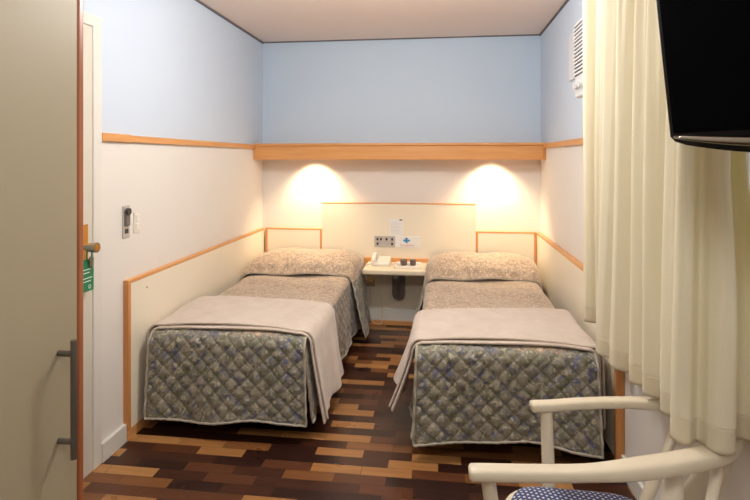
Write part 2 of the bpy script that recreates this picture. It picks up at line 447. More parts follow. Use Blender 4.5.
# ------------------------------------------------------------------ wood and laminate panelling round the beds
HP = .853
r = empty('wainscot_panel', (XL, 3.67, 0), 'long cream wainscot panel with wooden edging on the left wall beside left bed', 'wall panel')
part('panel_board', B(XL, XL+.028, 2.625, 4.746, .06, HP-.02), 'lam', r)
part('top_edging', B(XL, XL+.03, 2.60, 4.746, HP-.02, HP, bev=.003), 'woodY', r)
part('end_edging', B(XL, XL+.03, 2.60, 2.625, .06, HP-.02, bev=.002), 'woodZ', r)
part('plinth', B(XL, XL+.024, 2.60, 4.746, 0, .06), 'woodY', r)
bm = bmesh.new(); cyl(bm, (XL+.028, 2.78, .775), (1, 0, 0), .006, .002); part('screw_cap', bm, 'pipe', r)
r = empty('wainscot_panel', (XR, 3.75, 0), 'cream wainscot panel with wooden edging on the right wall beside right bed', 'wall panel')
part('panel_board', B(XR-.038, XR, 2.66, 4.746, .06, HP-.02), 'lam', r)
part('top_edging', B(XR-.04, XR, 2.635, 4.746, HP-.02, HP, bev=.003), 'woodY', r)
part('end_edging', B(XR-.042, XR, 2.635, 2.66, .0, HP-.02, bev=.002), 'woodZ', r)
# headboards on the back wall
r = empty('headboard', (-1.36, YB, 0), 'low cream headboard panel with wooden edges behind the left bed', 'headboard')
part('panel_board', B(XL+.04, -1.092, YB-.04, YB, .15, HP-.012), 'lam', r)
part('top_edging', B(XL+.04, -1.092, YB-.042, YB, HP-.012, HP, bev=.002), 'wood', r)
part('side_edging', B(XL+.042, XL+.062, YB-.046, YB-.04, .15, HP-.012), 'woodZ', r)
part('side_edging', B(-1.110, -1.092, YB-.046, YB-.04, .15, HP-.012), 'woodZ', r)
r = empty('headboard', (.57, YB, 0), 'low cream headboard panel with wooden edges behind the right bed', 'headboard')
part('panel_board', B(.302, XR-.04, YB-.04, YB, .15, HP-.012), 'lam', r)
part('top_edging', B(.302, XR-.04, YB-.042, YB, HP-.012, HP, bev=.002), 'wood', r)
part('side_edging', B(.302, .32, YB-.046, YB-.04, .15, HP-.012), 'woodZ', r)
part('side_edging', B(XR-.062, XR-.042, YB-.046, YB-.04, .15, HP-.012), 'woodZ', r)
r = empty('headboard', (-.4, YB, 0), 'tall cream centre headboard panel between the beds above the small shelf table', 'headboard')
part('panel_board', B(-1.09, .30, YB-.055, YB, .15, 1.088), 'lam', r)
part('top_edging', B(-1.09, .30, YB-.057, YB, 1.088, 1.098, bev=.002), 'wood', r)
struct('baseboard_back', B(XL+.04, XR-.04, YB-.066, YB, .04, .148, bev=.002), 'white')
struct('trim_6', B(XL+.04, XR-.04, YB-.078, YB-.05, 0, .04, bev=.003), 'wood')

# light shelf over the beds
r = empty('light_shelf', (-.4, YB, 1.5), 'long honey wood light pelmet shelf across the back wall over both beds', 'shelf')
part('top_board', B(XL, XR, 4.53, YB, 1.612, 1.634, bev=.003), 'wood', r)
part('fascia', B(XL, XR-.025, 4.545, 4.565, 1.49, 1.611, bev=.002), 'wood', r)
part('end_cap', B(XR-.025, XR, 4.54, 4.57, 1.485, 1.611, bev=.002), 'woodZ', r)
part('back_batten', B(XL, XR, YB-.02, YB, 1.59, 1.612), 'wood', r)
LAMPX = (-1.16, .435)
for i, (x, w_) in enumerate(zip(LAMPX, ('left', 'right'))):
    dl = empty('downlight', (x, 4.615, 1.56), 'small warm spotlight under the wooden shelf over the %s bed' % w_, 'spotlight')
    bm = bmesh.new(); lathe(bm, (x, 4.615, 1.55), [(.012, .06), (.03, .058), (.034, .03), (.036, .0), (.031, .0), (.02, .03)], 20)
    part('housing', bm, 'grey', dl, smooth=True, auto=40)
    bm = bmesh.new(); lathe(bm, (x, 4.615, 1.555), [(.004, .02), (.018, .014), (.02, .005), (.012, 0)], 16)
    part('bulb', bm, 'bulb', dl, smooth=True)
    ld = bpy.data.lights.new('spot_lamp', 'SPOT'); ld.energy = 46; ld.color = (1, .74, .45)
    ld.spot_size = math.radians(110); ld.spot_blend = .85; ld.shadow_soft_size = .025
    lo = bpy.data.objects.new('spot_lamp', ld); COL.objects.link(lo); lo.location = (x, 4.615, 1.545); lo.rotation_euler = (math.radians(9), 0, 0)

# ------------------------------------------------------------------ beds
BW2 = .435          # half width of the made bed
ZT = .555
def drape(ys, hw, rr, ztop, zbot, out, quilt=0, ntop=90, nside=46, narc=5, sides=(1, 1), uvscale=1):
    """cloth swept along y: top, rounded edges and hanging sides. returns bm, left hem pts, right hem pts"""
    bm = bmesh.new(); uvl = bm.loops.layers.uv.new('UVMap')
    w_ = .085; info = {}
    rows = []; hems = ([], [])
    def q(u, v, a):
        if not a: return 0
        s1 = abs(math.sin(PI*(u+v)/w_)); s2 = abs(math.sin(PI*(u-v)/w_))
        return a*((s1*s2)**.45-.5)
    for y in ys:
        row = []
        prof = []
        for sgn, si in ((-1, 0), (1, 1)):
            seg = []
            if sides[si]:
                zb = zbot(sgn, y); zt = ztop(sgn*(hw-rr), y)
                for k in range(nside, 0, -1):
                    t = k/nside; z = (zt-rr)+(zb-(zt-rr))*t
                    seg.append(('s', sgn, t, z, abs(z-zt)))
                for k in range(narc, 0, -1):
                    a = k/narc*PI/2
                    seg.append(('a', sgn, a, zt, rr*a))
            if sgn == -1: L_ = seg
            else: R_ = seg[::-1]
        prof = L_ + [('t', 0, -(hw-rr)+2*(hw-rr)*k/ntop, 0, 0) for k in range(ntop+1)] + R_
        for kind, sgn, p, z, dd in prof:
            if kind == 't':
                x = p; u = p; zz = ztop(x, y)+q(u, y, quilt*.4); co = (x, y, zz)
            elif kind == 'a':
                x = sgn*((hw-rr)+rr*math.sin(p)); zz = z-rr*(1-math.cos(p)); u = sgn*((hw-rr)+dd)
                co = (x+sgn*out(sgn, y, 0), y, zz)
            else:
                u = sgn*((hw-rr)+dd+.5*rr); o_ = out(sgn, y, p)+q(u, y, quilt)
                co = (sgn*(hw+o_), y, z)
            v = bm.verts.new(co); info[v] = (u, y); row.append(v)
        rows.append(row)
        if sides[0]: hems[0].append(row[0].co.copy())
        if sides[1]: hems[1].append(row[-1].co.copy())
    for a, b2 in zip(rows, rows[1:]):
        for k in range(len(a)-1):
            f = bm.faces.new((a[k], a[k+1], b2[k+1], b2[k]))
            for lp in f.loops: lp[uvl].uv = info[lp.vert]
    ends = ([v.co.copy() for v in rows[0]], [v.co.copy() for v in rows[-1]])
    return bm, hems, ends
def frange(a, b, n): return [a+(b-a)*i/n for i in range(n+1)]
def thick(o, t, off=-1):
    m = o.modifiers.new('thickness', 'SOLIDIFY'); m.thickness = t; m.offset = off
def fold(s, a, b):  # smoothstep
    t = max(0, min(1, (s-a)/(b-a))); return t*t*(3-2*t)

def make_bed(xc, yf, side_word, aisle, neigh):
    """xc centre, yf world y of foot face, aisle = +1 when the aisle lies on the +x side"""
    def T(bm): bmesh.ops.translate(bm, verts=bm.verts[:], vec=(xc, yf, 0)); return bm
    ln = YB-.07-yf
    bed = empty('bed', (xc, yf+ln/2, 0), 'single bed base and mattress under the floral bedspread on the %s' % side_word, 'bed')
    part('bed_base', T(B(-.40, .40, .05, ln, .10, .30, bev=.01)), 'dfab', bed)
    part('mattress', T(B(-.415, .415, .03, ln, .30, ZT-.03, bev=.03, seg=4)), 'matt', bed)
    for sx in (-1, 1):
        for y in (.22, ln-.2):
            bm = bmesh.new(); lathe(bm, (sx*.34, y, 0), [(.02, 0), (.026, .005), (.03, .1)], 14); part('leg', T(bm), 'dark', bed, smooth=True, auto=40)
    wall = -aisle
    clampw = .022
    # --- bedspread
    sp = empty('bedspread', (xc, yf+ln/2, ZT), 'quilted floral grey green bedspread covering the %s bed beside %s' % (side_word, neigh), 'bedspread')
    rf = .05
    def ztop(x, y):
        z = ZT+.006*math.sin(x*9+y*3)+.004*math.sin(y*17+x*5)
        z -= .018*(abs(x)/BW2)**4
        z += .03*fold(y, 1.15, 1.5)*0
        if y < rf: z -= rf-math.sqrt(max(0, rf*rf-(rf-y)**2))
        return z
    def zbot(s, y): return .095+.012*math.sin(y*6+s)
    def out(s, y, t):
        w_ = .012*math.sin(y*11+s*2)*t+.006*math.sin(y*27)*t
        base = .012*t
        if s == wall: return min(base+w_*.4, clampw)
        return base+w_+.02*t
    ys = frange(.0, ln, 170)
    bm, hems, ends = drape(ys, BW2, .05, ztop, zbot, out, quilt=.007, ntop=84, nside=44)
    # split into top and sides by material: faces lower than the edge are side drop
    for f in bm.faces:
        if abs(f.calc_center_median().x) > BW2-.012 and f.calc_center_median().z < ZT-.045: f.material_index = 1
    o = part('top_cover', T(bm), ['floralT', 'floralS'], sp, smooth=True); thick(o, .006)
    # --- quilted foot panel hanging at the end
    bm = bmesh.new(); uvl = bm.loops.layers.uv.new('UVMap'); info = {}
    nx, nz = 190, 104; w_ = .085; rows = []
    H_ = ZT-.085
    for j in range(nz+1):
        d_ = j/nz*(H_+.06)           # arc distance from the top start
        row = []
        for i in range(nx+1):
            x = -BW2+2*BW2*i/nx; u = x
            if d_ < .04: y0, z0, ny, nz_ = .05+.04-d_-.0, ZT+.004, 0, 1
            elif d_ < .04+.06*PI/2:
                a = (d_-.04)/.06; y0 = .05-.06*math.sin(a)+.0; z0 = ZT+.004-.06*(1-math.cos(a)); ny, nz_ = -math.sin(a), math.cos(a)
            else:
                s_ = d_-.04-.06*PI/2; y0 = -.01; z0 = ZT+.004-.06-s_; ny, nz_ = -1, 0
            z0 += (-.018*(abs(x)/BW2)**4)
            t = max(0, (ZT-z0)/H_)
            y0 -= t*(.028+.012*math.sin(x*8+1.3*aisle)+.007*math.sin(x*19+2))
            hem = .014*math.sin(x*5.2+.8+xc)+.006*math.sin(x*13)
            z0 += hem*fold(t, .6, 1)
            s1 = abs(math.sin(PI*(u+d_)/w_)); s2 = abs(math.sin(PI*(u-d_)/w_))
            qd = .010*((s1*s2)**.5-.4)
            xx = x*(1+.035*t)
            v = bm.verts.new((xx, y0+ny*qd, z0+nz_*qd)); info[v] = (u+2.975, d_)
            row.append(v)
        rows.append(row)
    for a, b2 in zip(rows, rows[1:]):
        for k in range(nx):
            f = bm.faces.new((a[k], a[k+1], b2[k+1], b2[k]))
            for lp in f.loops: lp[uvl].uv = info[lp.vert]
    edge = [r_[0].co.copy() for r_ in rows] + [v.co.copy() for v in rows[-1]][1:] + [r_[-1].co.copy() for r_ in rows][::-1][1:]
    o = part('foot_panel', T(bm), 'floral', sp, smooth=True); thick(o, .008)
    bm = bmesh.new(); tube(bm, edge[::3], .0065, n=8); part('piping', T(bm), 'pipe', o, smooth=True)
    bm = bmesh.new()
    for h in hems: tube(bm, h[::3], .006, n=8)
    part('piping', T(bm), 'pipe', sp.children[0], smooth=True)
    # --- pillow flap of the spread, pulled over the pillow
    y0, y1 = ln-.60, ln-.04
    def zt2(x, y):
        t = (y-y0)/(y1-y0)
        prof = .035+.115*math.sin(min(1, t*1.9)*PI/2)**.8 - .05*fold(t, .65, 1.0)
        if t < .12: prof = .012+ (prof-.012)*fold(t, -.05, .12)
        ex = abs(x)/BW2
        prof *= (1-.55*ex**5)
        return ZT+prof+.006*math.sin(x*14+y*9)+.005*math.sin(x*31-y*15)*t
    def zb2(s, y): return (.10 if s == aisle else .35)+.02*math.sin(y*9)
    def out2(s, y, t):
        if s == wall: return min(.012+.01*t, .03)
        tt = (y-y0)/(y1-y0)
        fl = .11*t*(1-.55*tt)+.014*math.sin(y*22)*t
        return (.02 if aisle == 1 else -.012)+fl
    bm, h2, ends2 = drape(frange(y0, y1, 60), BW2+.005, .075, zt2, zb2, out2, quilt=.007, ntop=80, nside=40, narc=8)
    # sideways lean of the aisle drop: its front edge slides towards the foot low down
    for v in bm.verts:
        if v.co.x*aisle > BW2 and v.co.z < ZT:
            v.co.y += -.05*fold(ZT-v.co.z, 0, .4)*(1-(v.co.y-y0)/(y1-y0))
        if v.co.x*aisle < BW2-.02 and v.co.z > ZT-.1:
            v.co.y += .03*math.sin(v.co.x*4)*(1-(v.co.y-y0)/(y1-y0))
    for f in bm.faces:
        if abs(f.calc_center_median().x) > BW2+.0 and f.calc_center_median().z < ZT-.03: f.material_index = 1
    bm.verts.ensure_lookup_table()
    nrow = 61; per = len(bm.verts)//nrow
    fe = [bm.verts[i].co.copy() for i in range(per)]
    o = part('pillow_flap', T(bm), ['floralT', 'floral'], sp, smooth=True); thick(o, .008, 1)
    bm = bmesh.new(); tube(bm, fe[::2], .006, n=8); part('piping', T(bm), 'pipe', o, smooth=True)
    # --- folded fleece blanket across the foot
    bl = empty('blanket', (xc, yf+.35, ZT), 'pale fleece blanket folded across the foot of the %s bed' % side_word, 'blanket')
    for lay in range(2):
        dz = .012+.013*lay
        yA, yB_ = (.040, .66) if lay == 0 else (.052, .64)
        rfb = .05
        def zt3(x, y, dz=dz):
            z = ZT+dz+.006*math.sin(x*6+y*4+lay)+.004*math.sin(y*15-x*4)
            z -= .018*(abs(x)/BW2)**4
            if y < rfb: z -= (rfb-math.sqrt(max(0, rfb*rfb-(rfb-y)**2)))*.6
            z -= .012*fold(y, yB_-.03, yB_)
            return z
        def yslope(x): return 0
        def zb3(s, y, lay=lay):
            t = (y-yA)/(yB_-yA)
            if aisle == 1:
                return ((.075+.06*t+.02*lay) if s == aisle else .20+.03*lay)+.008*math.sin(y*13)
            return ((.19+.03*t+.015*lay) if s == aisle else .13+.03*lay)+.008*math.sin(y*13)
        def out3(s, y, t, dz=dz, lay=lay):
            a = dz+.004
            if s == wall: return min(a+.008*t, .034)+(.008*lay)
            tt = (y-yA)/(yB_-yA)
            fl = (.035 if aisle == 1 else .065)*t**1.3
            return a+.02*t+fl+t*(.018*math.sin(y*14+1.5*lay)+.008*math.sin(y*33))
        bm, h3, e3 = drape(frange(yA, yB_, 60), BW2+.004, .06, zt3, zb3, out3, ntop=60, nside=30, narc=8)
        for v in bm.verts:   # the near edge curves over the foot, the far edge is slightly skew
            t = (v.co.y-yA)/(yB_-yA)
            v.co.y += t*.05*(-v.co.x*aisle)/BW2 + t*.02*math.sin(v.co.x*5)
            if abs(v.co.x) < BW2: v.co.y -= (1-t)*.012*(1+math.cos(v.co.x*7)*.3)*(1-lay*.6)
        o = part('blanket_layer', T(bm), 'fleece', bl, smooth=True); thick(o, .011, 1)
        bv = o.modifiers.new('round', 'BEVEL'); bv.width = .004; bv.segments = 3; bv.limit_method = 'ANGLE'; bv.angle_limit = 1.0
    return bed
make_bed(-1.155, 2.715, 'left', 1, 'the long wall panel')
make_bed(.31, 2.66, 'right', -1, 'the curtain')

# ------------------------------------------------------------------ wall table with telephone and tray
r = empty('bedside_table', (-.39, YB-.055, .55), 'small cream wall table shelf between the two beds with rounded front edge', 'table')
part('table_top', B(-.66, -.115, 4.355, 4.715, .527, .572, bev=.014, seg=4), 'ivory', r)
part('back_board', B(-.70, -.075, 4.715, 4.735, .46, .605, bev=.003), 'wood', r)
bm = bmesh.new()
pts = [(-.44, .53), (-.44, .30), (-.432, .262), (-.41, .24), (-.383, .232), (-.355, .24), (-.333, .262), (-.325, .30), (-.325, .53)]
f1 = [bm.verts.new((x, 4.735, z)) for x, z in pts]; f2 = [bm.verts.new((x, 4.69, z)) for x, z in pts]
bm.faces.new(f1); bm.faces.new(f2[::-1])
for i in range(len(pts)): bm.faces.new((f1[i], f1[(i+1) % len(pts)], f2[(i+1) % len(pts)], f2[i]))
br = part('bracket', bm, 'grey', r)
bm = bmesh.new(); tube(bm, catmull([(-.383, 4.40, .515), (-.383, 4.5, .49), (-.383, 4.62, .42), (-.383, 4.685, .29)], 5), .022, n=10); part('bracket_arm', bm, 'grey', br, smooth=True, auto=40)

ph = empty('telephone', (-.53, 4.58, .572), 'white desk telephone with handset on the small wall table', 'telephone')
bm = bmesh.new(); box(bm, -.605, -.445, 4.50, 4.67, .572, .60, bev=.01, seg=3)
for v in bm.verts:
    if v.co.z > .585: v.co.z += (v.co.y-4.50)*.20
part('phone_base', bm, 'plastic', ph, smooth=True, auto=50)
bm = bmesh.new()
for i in range(3):
    for j in range(4):
        x = -.53+i*.022; y = 4.535+j*.022; z = .6+(y-4.5)*.2
        box(bm, x, x+.014, y, y+.012, z-.002, z+.003, bev=.001)
part('keypad', bm, 'ivory', ph)
bm = bmesh.new()
tube(bm, catmull([(-.583, 4.50, .618), (-.583, 4.53, .634), (-.583, 4.585, .642), (-.583, 4.64, .654), (-.583, 4.675, .650)], 5), .014, n=10, flat=(1.3, .8))
cyl(bm, (-.583, 4.515, .60), (0, 0, 1), .023, .025, 16); cyl(bm, (-.583, 4.66, .624), (0, 0, 1), .023, .025, 16)
part('handset', bm, 'plastic', ph, smooth=True, auto=50)
bm = bmesh.new()
pp = []
for i in range(160):
    t = i/159; a = t*2*PI*22
    cx = -.60-.045*math.sin(t*PI); cy = 4.50-.05*math.sin(t*PI)+.12*t
    pp.append((cx+.005*math.cos(a), cy, .580+.005*math.sin(a)+.02*(1-t)**4))
tube(bm, pp, .0022, n=5); part('coiled_cord', bm, 'plastic', ph, smooth=True)

tr = empty('tray', (-.29, 4.55, .572), 'white rectangular serving tray on the small wall table', 'tray')
bm = bmesh.new(); box(bm, -.40, -.17, 4.43, 4.65, .572, .578, bev=.002)
for a in ((-.40, -.17, 4.43, 4.44), (-.40, -.17, 4.64, 4.65), (-.40, -.39, 4.43, 4.65), (-.18, -.17, 4.43, 4.65)): box(bm, a[0], a[1], a[2], a[3], .573, .588, bev=.003)
part('tray_dish', bm, 'plastic', tr)
for x, y, rr_, w_ in ((-.325, 4.545, .03, 'left'), (-.245, 4.55, .027, 'right')):
    cp = empty('cup', (x, y, .578), 'smoky brown tumbler, %s one of the pair on the white tray' % w_, 'cup')
    bm = bmesh.new(); lathe(bm, (x, y, .578), [(rr_*.8, 0), (rr_*.95, .004), (rr_, .045), (rr_*.92, .045), (rr_*.8, .01)], 24)
    part('cup_body', bm, 'cup', cp, smooth=True, auto=50)
    bm = bmesh.new(); lathe(bm, (x, y, .622), [(rr_*1.02, 0), (rr_*1.05, .003), (rr_*.9, .007), (rr_*.3, .008)], 24)
    part('cup_lid', bm, 'grey', cp, smooth=True, auto=50)
nk = finish('napkin', B(-.385, -.19, 4.59, 4.635, .5785, .589, bev=.003), 'paper'); tag(nk, 'folded white napkin behind the two tumblers on the tray', 'napkin')

# switch panel with emblem plate, notice
r = empty('switch_panel', (-.5, YB-.055, .74), 'silver bedside switch panel with six dark switches above the telephone', 'switch panel')
YS = YB-.055
part('panel_plate', B(-.605, -.415, YS-.008, YS, .70, .80, bev=.002), 'plate', r)
for x, z in ((-.575, .772), (-.543, .772), (-.493, .772), (-.442, .772), (-.575, .73), (-.442, .73)):
    part('switch', B(x-.008, x+.008, YS-.013, YS-.008, z-.011, z+.011, bev=.002), 'dark', r)
bm = bmesh.new()
for k in range(4): cyl(bm, (-.525+.012*k, YS-.008, .73), (0, -1, 0), .002, .001, 8)
part('socket_dots', bm, 'grey', r)
r = empty('emblem_plate', (-.3, YS, .74), 'white plate with a blue flower emblem and red script beside switch panel', 'sign')
part('sign_board', B(-.414, -.195, YS-.007, YS, .70, .80, bev=.002), 'paper', r)
bm = bmesh.new()
for dx, dz in ((0, .016), (0, -.013), (-.02, 0), (.02, 0), (0, 0)):
    s_ = .0145 if dx == 0 else .013
    c = Vector((-.312+dx, YS-.0075, .763+dz))
    vs = [bm.verts.new(c+Vector((s_*1.05*math.cos(k*PI/2), 0, s_*.85*math.sin(k*PI/2)))) for k in range(4)]
    ex = bmesh.ops.extrude_face_region(bm, geom=[bm.faces.new(vs)])
    bmesh.ops.translate(bm, verts=[v for v in ex['geom'] if isinstance(v, bmesh.types.BMVert)], vec=(0, -.0008, 0))
part('emblem', bm, 'blue', r)
bm = bmesh.new()
pp = []
for i in range(90):
    t = i/89; pp.append((-.372+.13*t+.004*math.sin(t*2*PI*8+1), YS-.0082, .722+.0065*math.sin(t*2*PI*8)*(1.7 if t < .08 or .45 < t < .52 else .8)))
tube(bm, pp, .0011, n=5); part('script', bm, 'red', r)
r = empty('notice', (-.4, YS, .87), 'small white paper notice taped above the switch panel', 'notice')
part('sheet', B(-.466, -.345, YS-.002, YS, .802, .957), 'paper', r)
bm = bmesh.new(); box(bm, -.376, -.352, YS-.0035, YS-.002, .94, .951); part('stamp', bm, 'dark', r)
bm = bmesh.new()
for k in range(9):
    z = .925-.0125*k; box(bm, -.455, -.455+.07+.03*((k*37) % 10)/10, YS-.0027, YS-.002, z, z+.0025)
part('print_lines', bm, 'pale', r)

# phone socket and cord
r = empty('telephone_socket', (-.64, YS, .38), 'beige telephone wall socket below the small table by left bed', 'wall socket')
part('socket_plate', B(-.672, -.60, YS-.02, YS, .345, .43, bev=.004), 'tan', r)
part('plug', B(-.65, -.62, YS-.055, YS-.02, .355, .395, bev=.004), 'tan', r)
bm = bmesh.new(); tube(bm, catmull([(-.635, YS-.03, .355), (-.632, YS-.035, .25), (-.645, YS-.03, .12), (-.62, YS-.03, .035), (-.56, YS-.04, .012), (-.53, YS-.05, .05), (-.535, YS-.03, .3), (-.54, 4.71, .46)], 8), .003, n=6)
part('line_cord', bm, 'ivory', ph, smooth=True)

# ------------------------------------------------------------------ wardrobe in the left foreground
WX = -1.05
r = empty('wardrobe', (-1.36, .95, 0), 'tall beige wardrobe with cherry wood edging and steel bar handle', 'wardrobe')
bm = bmesh.new(); box(bm, XL+.003, WX-.022, .02, 1.40, .0, 2.35)
part('carcass', bm, 'wlam', r)
part('side_panel', B(XL+.003, WX-.006, 1.40, 1.418, 0, 2.35, bev=.001), 'wlam', r)
bm = bmesh.new(); box(bm, WX-.03, WX+.002, 1.411, 1.436, 0, 2.35, bev=.006, seg=4)
part('edging', bm, 'redwood', r)
for y0, y1, hy in ((.715, 1.408, 1.333), (.022, .709, .10)):
    dr = part('door', B(WX-.02, WX, y0, y1, .08, 2.33, bev=.002), 'wlam', r)
    bm = bmesh.new()
    tube(bm, [(WX+.046, hy, .674), (WX+.046, hy, 1.0)], .0085, n=16)
    for z in (.72, .962): cyl(bm, (WX-.002, hy, z), (1, 0, 0), .008, .046, 14)
    part('handle', bm, 'dsteel', dr, smooth=True, auto=40)

# ------------------------------------------------------------------ air conditioner
r = empty('air_conditioner', (XR, 3.1, 1.85), 'white window air conditioner high on the right wall beside the curtain', 'air conditioner')
part('casing', B(XR-.075, XR, 2.75, 3.28, 1.86, 2.31, bev=.012, seg=3), 'acw', r)
part('wall_flange', B(XR-.012, XR, 2.72, 3.70, 2.02, 2.33, bev=.002), 'acw', r)
bm = bmesh.new(); box(bm, XR-.078, XR-.072, 2.79, 3.265, 1.985, 2.29); g = part('grille', bm, 'acd', r)
bm = bmesh.new()
for k in range(14): box(bm, XR-.086, XR-.076, 2.78, 3.27, 1.99+k*.022, 2.001+k*.022, bev=.002)
part('louvre_slats', bm, 'acw', g)
for y in (3.22, 3.16, 3.10):
    bm = bmesh.new(); cyl(bm, (XR-.075, y, 1.925), (-1, 0, 0), .02, .022, 18); part('knob', bm, 'acw', r, smooth=True, auto=40)
bm = bmesh.new(); box(bm, XR-.05, XR, 3.06, 3.10, 1.80, 1.858, bev=.004); o = part('support_block', bm, 'wood', r)

# ------------------------------------------------------------------ curtain
hemP = [(.70, 2.66), (.665, 2.60), (.671, 2.536), (.70, 2.45), (.70, 2.36), (.655, 2.2), (.61, 2.06), (.645, 1.99), (.66, 1.864), (.668, 1.769), (.672, 1.677), (.658, 1.59), (.65, 1.515), (.70, 1.49), (.744, 1.475), (.79, 1.50), (.835, 1.47)]
base = catmull([(x, y, 0) for x, y in hemP], 12)
acc = [0]
for a, b2 in zip(base, base[1:]): acc.append(acc[-1]+(b2-a).length)
tot = acc[-1]
def at(s):
    for i in range(len(acc)-1):
        if acc[i+1] >= s:
            t = (s-acc[i])/(acc[i+1]-acc[i]+1e-9); p = base[i].lerp(base[i+1], t)
            a = base[max(0, i-3)]; b2 = base[min(len(base)-1, i+4)]; d_ = (b2-a).normalized()
            return p, Vector((d_.y, -d_.x, 0))
    return base[-1], Vector((1, 0, 0))
NS = 640
folds = []
x = 0
rnd = random.Random(3)
cuts = [0]
while cuts[-1] < tot: cuts.append(cuts[-1]+rnd.uniform(.036, .078))
amps = [rnd.uniform(.55, 1.15) for _ in cuts]
def fphase(s):
    for i in range(len(cuts)-1):
        if cuts[i+1] >= s:
            t = (s-cuts[i])/(cuts[i+1]-cuts[i]); return amps[i]*(math.sin(PI*t)**1.1)*(1 if i % 2 else -.65)
    return 0
def curtain_surface(z0, z1, nz, extra=0):
    bm = bmesh.new(); rows = []
    for j in range(nz+1):
        z = z0+(z1-z0)*j/nz; row = []
        h = (z-.72)/(2.56-.72)            # 0 hem .. 1 top
        for i in range(NS+1):
            s = tot*i/NS
            p, n = at(s)
            x = .672+(p.x-.672)*(1-.45*h) if p.y > 1.56 else p.x-max(0, p.x-.7)*.4*fold(h, .2, .45)
            A = .044*(1-.3*h)
            d_ = A*fphase(s)+.006*math.sin(s*60+h*3)*(1-h*.3)+.007*math.sin(h*5+s*9)*(1-h)
            d_ += .010*h**3*math.sin(s*130)
            row.append(bm.verts.new((x+.024*h-.006-n.x*d_-n.x*extra, p.y-n.y*d_-n.y*extra, z+(.006*math.sin(s*14)*(1-h) ))))
        rows.append(row)
    for a, b2 in zip(rows, rows[1:]):
        for k in range(NS): bm.faces.new((a[k], a[k+1], b2[k+1], b2[k]))
    return bm
cr = empty('curtain', (.68, 2.05, ZC), 'long cream gathered curtain hanging at the right wall beside right bed', 'curtain')
part('curtain_cloth', curtain_surface(.81, 2.56, 50), 'curt', cr, smooth=True)
o = part('curtain_hem', curtain_surface(.742, .812, 6, extra=.0015), 'hem', cr, smooth=True); thick(o, .003)
ct = empty('curtain_track', (.69, 1.5, ZC), 'white curtain track fixed to the ceiling along the right wall', 'curtain track')
part('rail', B(.655, .70, .3, 2.70, 2.565, ZC, bev=.003), 'white', ct)

# ------------------------------------------------------------------ television on a wall bracket
rot = (math.radians(7.5), 0, math.radians(-66.4))
tv = empty('television', (.520, 1.285, 1.537), 'black flat television on a bracket hanging in front of the curtain', 'television', rot=rot)
def loc_part(name, bm, mat, par, **k): return finish(name, bm, mat, par, **k)
W_, H_ = .62, .41
bm = bmesh.new()
prof = [(0, .012), (.012, 0)]
for i in range(1, 20):
    t = i/20; prof.append((.012+(W_-.024)*t, -.03*math.sin(PI*t)**.8))
prof += [(W_-.012, 0), (W_, .012), (W_, H_-.012), (W_-.012, H_), (.012, H_), (0, H_-.012)]
fa = [bm.verts.new((x, 0, z)) for x, z in prof]; fb = [bm.verts.new((x, .05, z)) for x, z in prof]
bm.faces.new(fa); bm.faces.new(fb[::-1])
es = []
for i in range(len(prof)): bm.faces.new((fa[i], fb[i], fb[(i+1) % len(prof)], fa[(i+1) % len(prof)]))
bmesh.ops.bevel(bm, geom=[e for e in bm.edges if all(v in fa for v in e.verts)], offset=.006, segments=3, profile=.5, affect='EDGES')
loc_part('bezel', bm, 'black', tv, smooth=True, auto=35)
loc_part('screen', B(.014, W_-.014, -.002, .004, .020, H_-.014, bev=.001), 'screen', tv)
bm = bmesh.new()
top = [(.02+(W_-.04)*i/24, .012-.002*math.sin(PI*i/24)) for i in range(25)]
pts = [(x, -.006, z-.016*math.sin(PI*i/24)) for i, (x, z) in enumerate(top)]
tube(bm, pts, [.003+.008*math.sin(PI*i/24)**.6 for i in range(25)], n=12)
loc_part('chin_highlight', bm, 'chrome', tv, smooth=True)  # added silver strip stands in for the highlight on the glossy chin
loc_part('back_shell', B(.05, W_-.05, .05, .085, .04, H_-.05, bev=.015, seg=3), 'dark', tv)
bm = bmesh.new(); box(bm, .20, .42, .085, .105, .08, .32, bev=.004); tube(bm, [(.31, .10, .20), (.34, .13, .20), (.40, .17, .21)], .02, n=10); box(bm, .36, .44, .155, .18, .12, .30, bev=.004)
loc_part('wall_arm', bm, 'dark', tv)

# ------------------------------------------------------------------ cream armchair
ch = empty('armchair', (.40, 1.52, 0), 'cream painted wooden armchair with curved arms and navy patterned seat', 'armchair')
ZA = .705
near = [(.068, 1.352, ZA), (.10, 1.353, ZA+.002), (.20, 1.362, ZA+.002), (.33, 1.378, ZA+.002), (.43, 1.392, ZA+.006), (.53, 1.42, ZA+.008), (.63, 1.455, ZA+.010), (.73, 1.505, ZA+.010), (.795, 1.575, ZA+.010), (.82, 1.66, ZA+.008), (.805, 1.74, ZA+.006), (.765, 1.79, ZA+.004)]
far = [(.765, 1.79, ZA+.004), (.68, 1.802, ZA+.002), (.58, 1.798, ZA+.002), (.45, 1.778, ZA), (.36, 1.757, ZA-.002), (.305, 1.748, ZA-.003), (.285, 1.745, ZA-.005)]
pts = catmull(near+far[1:], 6)
n_ = len(pts)
rad = []
for i in range(n_):
    t = i/(n_-1); e = min(t, 1-t)
    r0 = .0185 if t < .75 else .0175
    if .28 < t < .62: r0 = .024
    elif .2 < t <= .28: r0 = .0185+.0055*(t-.2)/.08
    if e < .012: r0 *= .6+.4*e/.012
    rad.append(r0)
bm = bmesh.new(); tube(bm, pts, rad, n=24, flat=(1.3, .88), sq=.62); part('arm_rail', bm, 'cpaint', ch, smooth=True, auto=60)
